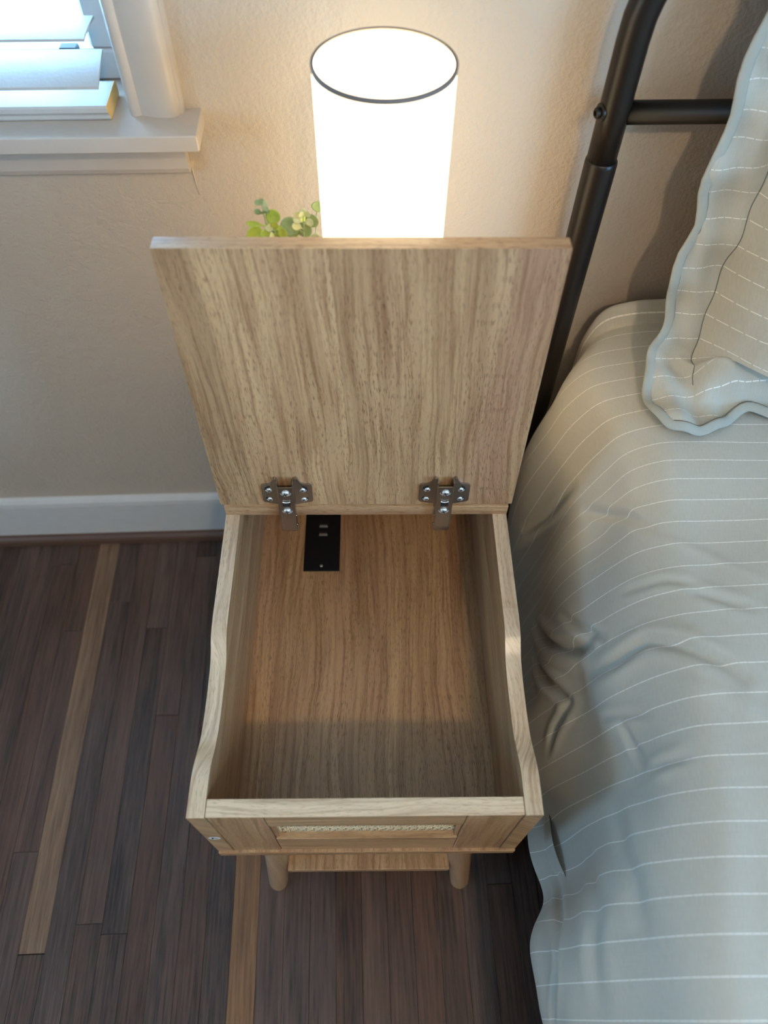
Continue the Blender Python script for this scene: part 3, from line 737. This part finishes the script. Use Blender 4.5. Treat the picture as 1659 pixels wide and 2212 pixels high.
def build_comforter():
    ny, ns = 430, 330
    P, s_, ys = base(ny, ns)
    du = np.gradient(P, axis=0); dv = np.gradient(P, axis=1); Nn = np.cross(du, dv); Nn /= np.linalg.norm(Nn, axis=2, keepdims=True)+1e-9
    if Nn[ny//2, 0, 2] < 0: Nn = -Nn
    disp = np.zeros((ny, ns)); kill = np.zeros((ny, ns))
    def segdist(pts):
        best = np.full((ny, ns), 9.); par = np.zeros((ny, ns)); L = [0]
        pts = np.array(pts)
        for a, b in zip(pts, pts[1:]): L.append(L[-1]+np.linalg.norm(b-a))
        for i in range(len(pts)-1):
            a, b = pts[i], pts[i+1]; ab = b-a; t = np.clip(((P-a)@ab)/(ab@ab), 0, 1)
            d = np.linalg.norm(P-(a+t[..., None]*ab), axis=2); m = d < best; best[m] = d[m]; par[m] = ((L[i]+t*np.linalg.norm(ab))/L[-1])[m]
        return best, par
    for pts, depth, wd, rim in CREASES:
        d, t = segdist(pts); env = np.clip(np.minimum(t, 1-t)*4+.25, 0, 1)
        ends = np.exp(-(d/wd)**2)
        disp += env*(-depth*ends+rim*np.exp(-((d-1.9*wd)/(1.3*wd))**2))
    rs = np.random.RandomState(5)
    X, Y, Z = P[..., 0], P[..., 1], P[..., 2]
    S2 = s_[None, :]+0*Y
    side = np.clip((s_[None, :]-(s_[-1]-.36))/.08, 0, 1)
    for k in range(26):
        a = rs.uniform(-1.2, 1.2); fr = rs.uniform(14, 44); ph = rs.uniform(0, 6.3)
        disp += (.0019*(18/fr))*np.sin(fr*(Y*math.cos(a)+S2*math.sin(a))+ph+1.1*np.sin(9*Y+ph)+.9*np.sin(11*S2-ph))*(.35+.65*side)
    # long soft drape folds down the side near the hem
    hem = np.clip((s_[None, :]-(s_[-1]-.20))/.20, 0, 1)
    disp += .006*hem*np.sin(31*Y+2*np.sin(7*Y))+.003*hem*np.sin(73*Y+1.5)
    Q = P+Nn*disp[..., None]
    idx = np.interp(ys, YI, np.arange(len(YI))); lo = ys < YI[0]
    idx = np.where(lo, (ys-YI[0])/.0288, idx); idx = np.where(ys > YI[-1], len(YI)-1+(ys-YI[-1])/.0280, idx)
    # rolled hem: extra columns curl inward under the edge
    e = Q[:, -1, :]; cols = []
    for k, (dx, dz) in enumerate([(.002, -.004), (.006, -.006), (.011, -.004), (.014, .004), (.016, .03), (.018, .06)]):
        c = e.copy(); c[:, 0] += dx; c[:, 2] += dz; cols.append(c)
    Q = np.concatenate([Q, np.stack(cols, 1)], 1); ns2 = Q.shape[1]
    sx = np.concatenate([s_, s_[-1]+np.array([.004, .008, .013, .02, .045, .075])])
    me = bpy.data.meshes.new('comforter')
    idg = np.arange(ny*ns2).reshape(ny, ns2)
    f = np.stack([idg[:-1, :-1], idg[1:, :-1], idg[1:, 1:], idg[:-1, 1:]], -1).reshape(-1, 4)
    me.from_pydata(Q.reshape(-1, 3).tolist(), [], f.tolist())
    uvl = me.uv_layers.new(name='UVMap'); vi = np.zeros(len(me.loops), dtype=np.int32); me.loops.foreach_get('vertex_index', vi)
    uv = np.stack([sx[vi % ns2], idx[vi//ns2]], 1); uvl.data.foreach_set('uv', uv.astype(np.float32).ravel())
    return me
YI = np.array([-0.1667, -0.1376, -0.1082, -0.079, -0.05, -0.0212, 0.0075, 0.0372, 0.0667, 0.0955, 0.1257, 0.155, 0.184, 0.2115, 0.24, 0.2684, 0.297, 0.3248, 0.3525, 0.3785, 0.4056])
CREASES = [
  ([(0.255, 0.161, 0.449), (0.276, 0.157, 0.492), (0.3, 0.165, 0.532), (0.309, 0.161, 0.542), (0.326, 0.15, 0.556), (0.339, 0.139, 0.562), (0.354, 0.128, 0.565), (0.371, 0.11, 0.567)], 0.0075, 0.0065, 0.0035),
  ([(0.238, 0.293, 0.293), (0.239, 0.241, 0.358), (0.245, 0.209, 0.414), (0.251, 0.198, 0.439), (0.26, 0.198, 0.461)], 0.011, 0.0075, 0.006),
  ([(0.229, 0.249, 0.292), (0.226, 0.205, 0.337), (0.229, 0.179, 0.368), (0.235, 0.15, 0.395)], 0.01, 0.0065, 0.005),
  ([(0.253, 0.252, 0.411), (0.257, 0.223, 0.446), (0.263, 0.205, 0.467), (0.27, 0.19, 0.484)], 0.006, 0.005, 0.003),
  ([(0.28, 0.377, 0.466), (0.292, 0.344, 0.509), (0.307, 0.318, 0.542), (0.322, 0.296, 0.556)], 0.005, 0.006, 0.0025),
  ([(0.242, 0.457, 0.293), (0.257, 0.431, 0.371), (0.276, 0.424, 0.456)], 0.006, 0.006, 0.003),
  ([(0.29, 0.23, 0.52), (0.306, 0.227, 0.542), (0.325, 0.227, 0.555), (0.353, 0.216, 0.564)], 0.003, 0.004, 0.0015),
  ([(0.349, 0.209, 0.563), (0.372, 0.198, 0.566), (0.399, 0.183, 0.569)], 0.003, 0.005, 0.0015),
  ([(0.237, 0.146, 0.397), (0.229, 0.128, 0.355), (0.227, 0.11, 0.33)], 0.005, 0.005, 0.003),
  ([(0.277, 0.095, 0.477), (0.281, 0.066, 0.487), (0.281, 0.044, 0.504)], 0.003, 0.005, 0.002),
  ([(0.264, 0.11, 0.45), (0.28, 0.103, 0.485), (0.292, 0.092, 0.519)], 0.003, 0.004, 0.002),
  ([(0.282, 0.037, 0.514), (0.306, 0.04, 0.552)], 0.003, 0.005, 0.002),
  ([(0.21, 0.004, 0.279), (0.213, -0.044, 0.317), (0.204, -0.08, 0.37), (0.193, -0.109, 0.388), (0.191, -0.131, 0.387), (0.193, -0.171, 0.342)], 0.004, 0.005, 0.002),
  ([(0.321, 0.285, 0.555), (0.369, 0.256, 0.565), (0.423, 0.216, 0.571)], -0.002, 0.006, 0),
  ([(0.319, 0.117, 0.553), (0.352, 0.095, 0.564), (0.382, 0.073, 0.569)], -0.003, 0.009, 0),
  ([(0.26, 0.008, 0.454), (0.251, -0.058, 0.504), (0.249, -0.098, 0.518)], 0.003, 0.012, 0.002),
  ([(0.243, -0.022, 0.393), (0.224, -0.084, 0.457), (0.216, -0.15, 0.458)], 0.003, 0.01, 0.002),
]
me = build_comforter()
cf = link('comforter', me, M['cloth'], None, True)
bm = bmesh.new(); bm.from_mesh(me)
if sum(f.normal.z for f in bm.faces if f.calc_center_median().x > .6) < 0: bmesh.ops.reverse_faces(bm, faces=bm.faces)
bm.to_mesh(me); bm.free()
cf['label'] = 'sage grey comforter with white stitched stripes draped over the bed side'; cf['category'] = 'comforter'

# ------------------------------------------------------------------ mattress and bed frame
mt = obj('mattress', box(.345, 1.50, -1.40, .590, .315, .530, .03, 4), M['mattress'], None, True)
mt['label'] = 'plain mattress hidden beneath the striped comforter'; mt['category'] = 'mattress'
bed = thing('bed_frame', 'bronze black tubular metal bed frame with a curved headboard', 'bed', RM(.2815, .615, 0))
HX0, HY = .2815, .615
R_ = .0163
def arc_head(x0, sx, x_mid):
    pts = [(x0, z) for z in (.80, .86, .92)] + [(x0+sx*.13*(1-math.cos(t)), .925+.13*math.sin(t)) for t in [i*PI/2/12 for i in range(1, 13)]]
    return pts
XR_ = 1.62
L_ = arc_head(HX0-.0005, 1, 0); Rr = arc_head(XR_, -1, 0)[::-1]
bm = bmesh.new(); add_tube(bm, [RM(x, HY, z) for x, z in L_+Rr], R_, 32); obj('headboard_tube', bm, M['metal_post'], bed, smooth=True)
for x0 in (HX0, XR_):
    bm = bmesh.new(); add_lathe(bm, [(.0182, 0), (.0182, .795), (.0176, .7985), (.0164, .8000)], RM(x0, HY, 0), 32); p_ = autosmooth(obj('post', bm, M['metal_post'], bed), 40)
    bm = bmesh.new(); add_lathe(bm, [(.0185, 0), (.0190, .004), (.0188, .03), (.0184, .032)], RM(x0, HY, 0), 24); autosmooth(obj('foot_cap', bm, M['metal_bar'], p_))
for z in (.8505,):
    bm = bmesh.new(); add_tube(bm, [RM(HX0+.012, HY, z), RM(XR_-.012, HY, z-.004)], .0118, 24); obj('cross_bar', bm, M['metal_bar'], bed, smooth=True)
# bolt on the outer face of the post
bc = Vector(RM(HX0-.0155, HY-.004, .8530)); ax = Vector(RM(-1, -.25, 0)).normalized()
bm = bmesh.new(); add_lathe(bm, [(.0090, -.0010), (.0092, .0012), (.0080, .0018)], bc, 24, axis=ax); bo = autosmooth(obj('washer', bm, M['metal_post'], bed), 40)
bm = bmesh.new(); add_lathe(bm, [(.0052, .0015), (.0056, .0030), (.0054, .0056), (.0044, .0066), (.0026, .0068), (.0024, .0050)], bc, 24, axis=ax); autosmooth(obj('bolt_head', bm, M['metal_bar'], bo), 40)
bm = bmesh.new(); add_box(bm, .345, .375, -1.35, .60, .262, .300, .002); add_box(bm, 1.49, 1.52, -1.35, .60, .262, .300, .002)
for yy in np.linspace(-1.3, .55, 9): add_box(bm, .375, 1.49, yy-.02, yy+.02, .278, .300)
add_box(bm, .36, 1.53, -1.40, -1.35, .262, .300, .002)
obj('side_rail', bm, M['metal_bar'], bed)
for lx_, ly_ in ((.37, -1.35), (1.50, -1.35), (.93, -.40), (.93, .55)):
    bm = bmesh.new(); add_tube(bm, [(lx_, ly_, 0), (lx_, ly_, .265)], .014, 16); obj('leg', bm, M['metal_bar'], bed, smooth=True)

# ------------------------------------------------------------------ pillow sham
PR = [(.40, .576), (.48, .578), (.525, .592), (.55, .64), (.575, .72), (.590, .79), (.596, .88), (.598, .97), (.598, 1.06), (.598, 1.15)]
PRs = sp(PR, 10); PL_ = [0]
for a, b in zip(PRs, PRs[1:]): PL_.append(PL_[-1]+math.hypot(b[0]-a[0], b[1]-a[1]))
PRa = np.array(PRs); PLa = np.array(PL_)
def prof_at(v):
    y = np.interp(v, PLa, PRa[:, 0]); z = np.interp(v, PLa, PRa[:, 1])
    y2 = np.interp(v+.01, PLa, PRa[:, 0]); z2 = np.interp(v+.01, PLa, PRa[:, 1]); y1 = np.interp(v-.01, PLa, PRa[:, 0]); z1 = np.interp(v-.01, PLa, PRa[:, 1])
    ty, tz = y2-y1, z2-z1; l = np.sqrt(ty*ty+tz*tz)+1e-9
    return y, z, -tz/l, ty/l           # point, outward (toward viewer) normal
OUT = [(.3623, .0186), (.351, .0453), (.3500, .0788), (.3575, .1174), (.3600, .145), (.368, .1655), (.3745, .1875), (.3670, .2294), (.3665, .2517), (.3739, .2763), (.3815, .2951), (.371, .3361), (.3690, .3618), (.3779, .3934), (.3785, .4142), (.369, .4407), (.3682, .4701), (.3735, .4996), (.382, .52), (.371, .56), (.372, .60), (.385, .64)]
BOT = [(.3623, .0186), (.395, .0143), (.4324, .0291), (.4539, .0465), (.4692, .0501), (.4913, .0391), (.52, .030), (.56, .022), (.60, .030), (.64, .042), (.70, .028), (.76, .020), (.84, .036), (.95, .022), (1.02, .024)]
OUTs = np.array(sp(OUT, 6)); BOTs = np.array(sp(BOT, 6))
def sstep(x): x = np.clip(x, 0, 1); return x*x*(3-2*x)
def sham_point(x, v, back=0):
    y, z, ny_, nz_ = prof_at(v)
    a = np.clip((x-.4060-.034*np.clip((v-.08)/.3, 0, 1))/.20, 0, 1)       # from the flange seam inward
    lowv = .058
    b = np.clip((v-lowv)/.10, 0, 1); b2 = np.clip((.60-v)/.25, 0, 1)
    bulge = .165*np.sqrt(np.sin(a*PI/2)+1e-9)*(1-(1-b)**2.4)*sstep(b2)*(a > 0)
    bulge = np.where(a > 0, bulge*np.minimum(1, a*6)**.35, 0)
    # body hangs forward and down over the lower flange
    sag = np.exp(-((v-.120)/.04)**2)*sstep(a*3)
    # soft folds
    w_ = .0016*np.sin(95*v+30*x)+.0013*np.sin(61*v-40*x+1)+.0010*np.sin(150*x+22*v)
    fl = np.clip(1-a*5, 0, 1)
    w_ = 1.5*w_*(.5+fl)+.004*fl*np.exp(-((v-.11)/.02)**2)
    # pinched fold where the flange turns at the corner
    d = (x-.415)*.75+(v-.105)*.66
    w_ += .015*np.exp(-(d/.008)**2)*np.exp(-((x-.425)/.05)**2)*np.exp(-((v-.105)/.05)**2)
    # low flange ripple
    lo = np.exp(-(v/.06)**2); w_ += lo*(.005+.004*np.sin(55*x)+.003*np.sin(120*x+1))
    h = bulge+w_+.0035
    return x, y+ny_*h, z+nz_*h-.035*sag*bulge/.125

def build_sham():
    nv, nu = 230, 230
    V = np.concatenate([np.linspace(0, .22, 130), np.linspace(.22, .66, 101)[1:]])
    U = np.concatenate([np.linspace(0, .40, 170), np.linspace(.40, 1, 61)[1:]])
    nv, nu = len(V), len(U)
    X = np.zeros((nv, nu)); VV = np.zeros((nv, nu))
    for j, t in enumerate(V/.66):
        for i, u in enumerate(U):
            vv0 = .0186+t*(.66-.0186)
            xl = np.interp(vv0, OUTs[:, 1], OUTs[:, 0]); x = xl+u*(1.02-xl)
            vb = np.interp(x, BOTs[:, 0], BOTs[:, 1])
            X[j, i] = x; VV[j, i] = vb+t*(.66-vb)
    px, py, pz = sham_point(X, VV)
    Q = np.stack([px, py, pz], -1)
    me = bpy.data.meshes.new('pillow_sham'); idg = np.arange(nv*nu).reshape(nv, nu)
    f = np.stack([idg[:-1, :-1], idg[:-1, 1:], idg[1:, 1:], idg[1:, :-1]], -1).reshape(-1, 4)
    me.from_pydata(Q.reshape(-1, 3).tolist(), [], f.tolist())
    uvl = me.uv_layers.new(name='UVMap'); vi = np.zeros(len(me.loops), dtype=np.int32); me.loops.foreach_get('vertex_index', vi)
    vs = (VV.ravel()-.012)/.0290
    uvl.data.foreach_set('uv', np.stack([X.ravel()[vi], vs[vi]], 1).astype(np.float32).ravel())
    return me, Q
me, Q = build_sham()
ps = thing('pillow_sham', 'sage grey striped pillow sham with scalloped bound edge leaning on the headboard', 'pillow', (.55, .50, .58))
front = link('sham_front', me, M['cloth_sham'], ps, True)
# back of the sham: flatter sheet behind, closing the cushion
Qb = Q.copy(); 
xx = Q[..., 0]
yb, zb, nyb, nzb = prof_at(np.linspace(0, .66, Q.shape[0])[:, None]+0*xx)
me2 = me.copy(); front_co = Q.reshape(-1, 3)
VVb = np.zeros(Q.shape[:2])
edge = [Vector(p) for p in Q[:, 0, :][::4]]; bot = [Vector(p) for p in Q[0, :, :][::3]]
loop = edge[::-1]+bot[1:]
# flattened bound edge following the scallops
def bind_n(p): return Vector((0, -.6, .8)) if p.z < .60 else Vector((0, -1, .25))
sm = [loop[0]]+[(loop[i-1]+loop[i]*2+loop[i+1])/4 for i in range(1, len(loop)-1)]+[loop[-1]]
bm = bmesh.new(); add_tube(bm, [p+bind_n(p)*.0006 for p in sm], .0060, 12, flat=.32, nrm=[bind_n(p) for p in sm]); obj('edge_binding', bm, M['binding'], ps, smooth=True, label='plain grey-green edge binding')
bm = bmesh.new(); nn_ = [bind_n(p) for p in sm]; il = []
for i, p in enumerate(sm):
    t = (sm[min(i+1, len(sm)-1)]-sm[max(i-1, 0)]).normalized(); il.append(p+nn_[i].cross(t).normalized()*-.0066+nn_[i]*.0012)
if (il[10]-sm[10]).x < 0: il = [p*2-q for p, q in zip(sm, il)]
add_tube(bm, il, .00045, 6); obj('binding_stitch', bm, M['thread'], ps, smooth=True)
# thin seam line where the flange meets the cushion
xsl = []
for v in np.linspace(.085, .55, 90):
    x = .4060+.034*min(max((v-.08)/.3, 0), 1)-.001; p = sham_point(np.array(x), np.array(v)); xsl.append(Vector((float(p[0]), float(p[1])-.0004, float(p[2])+.0002)))
bm = bmesh.new(); add_tube(bm, xsl, .0005, 6); obj('seam', bm, M['thread'], ps, smooth=True)
# back sheet
bmv = []
nvb, nub = 60, 60
for j in range(nvb):
    v = .13+(.64-.13)*j/(nvb-1)
    for i in range(nub):
        xl = .43; x = xl+(1.0-xl)*i/(nub-1)
        y, z, a, b = prof_at(np.array(v)); bmv.append((x, float(y)-float(a)*.005, float(z)-float(b)*.001+.003))
me3 = bpy.data.meshes.new('sham_back'); me3.from_pydata(bmv, [], [(j*nub+i, j*nub+i+1, (j+1)*nub+i+1, (j+1)*nub+i) for j in range(nvb-1) for i in range(nub-1)])
link('sham_back', me3, M['binding'], ps, True)
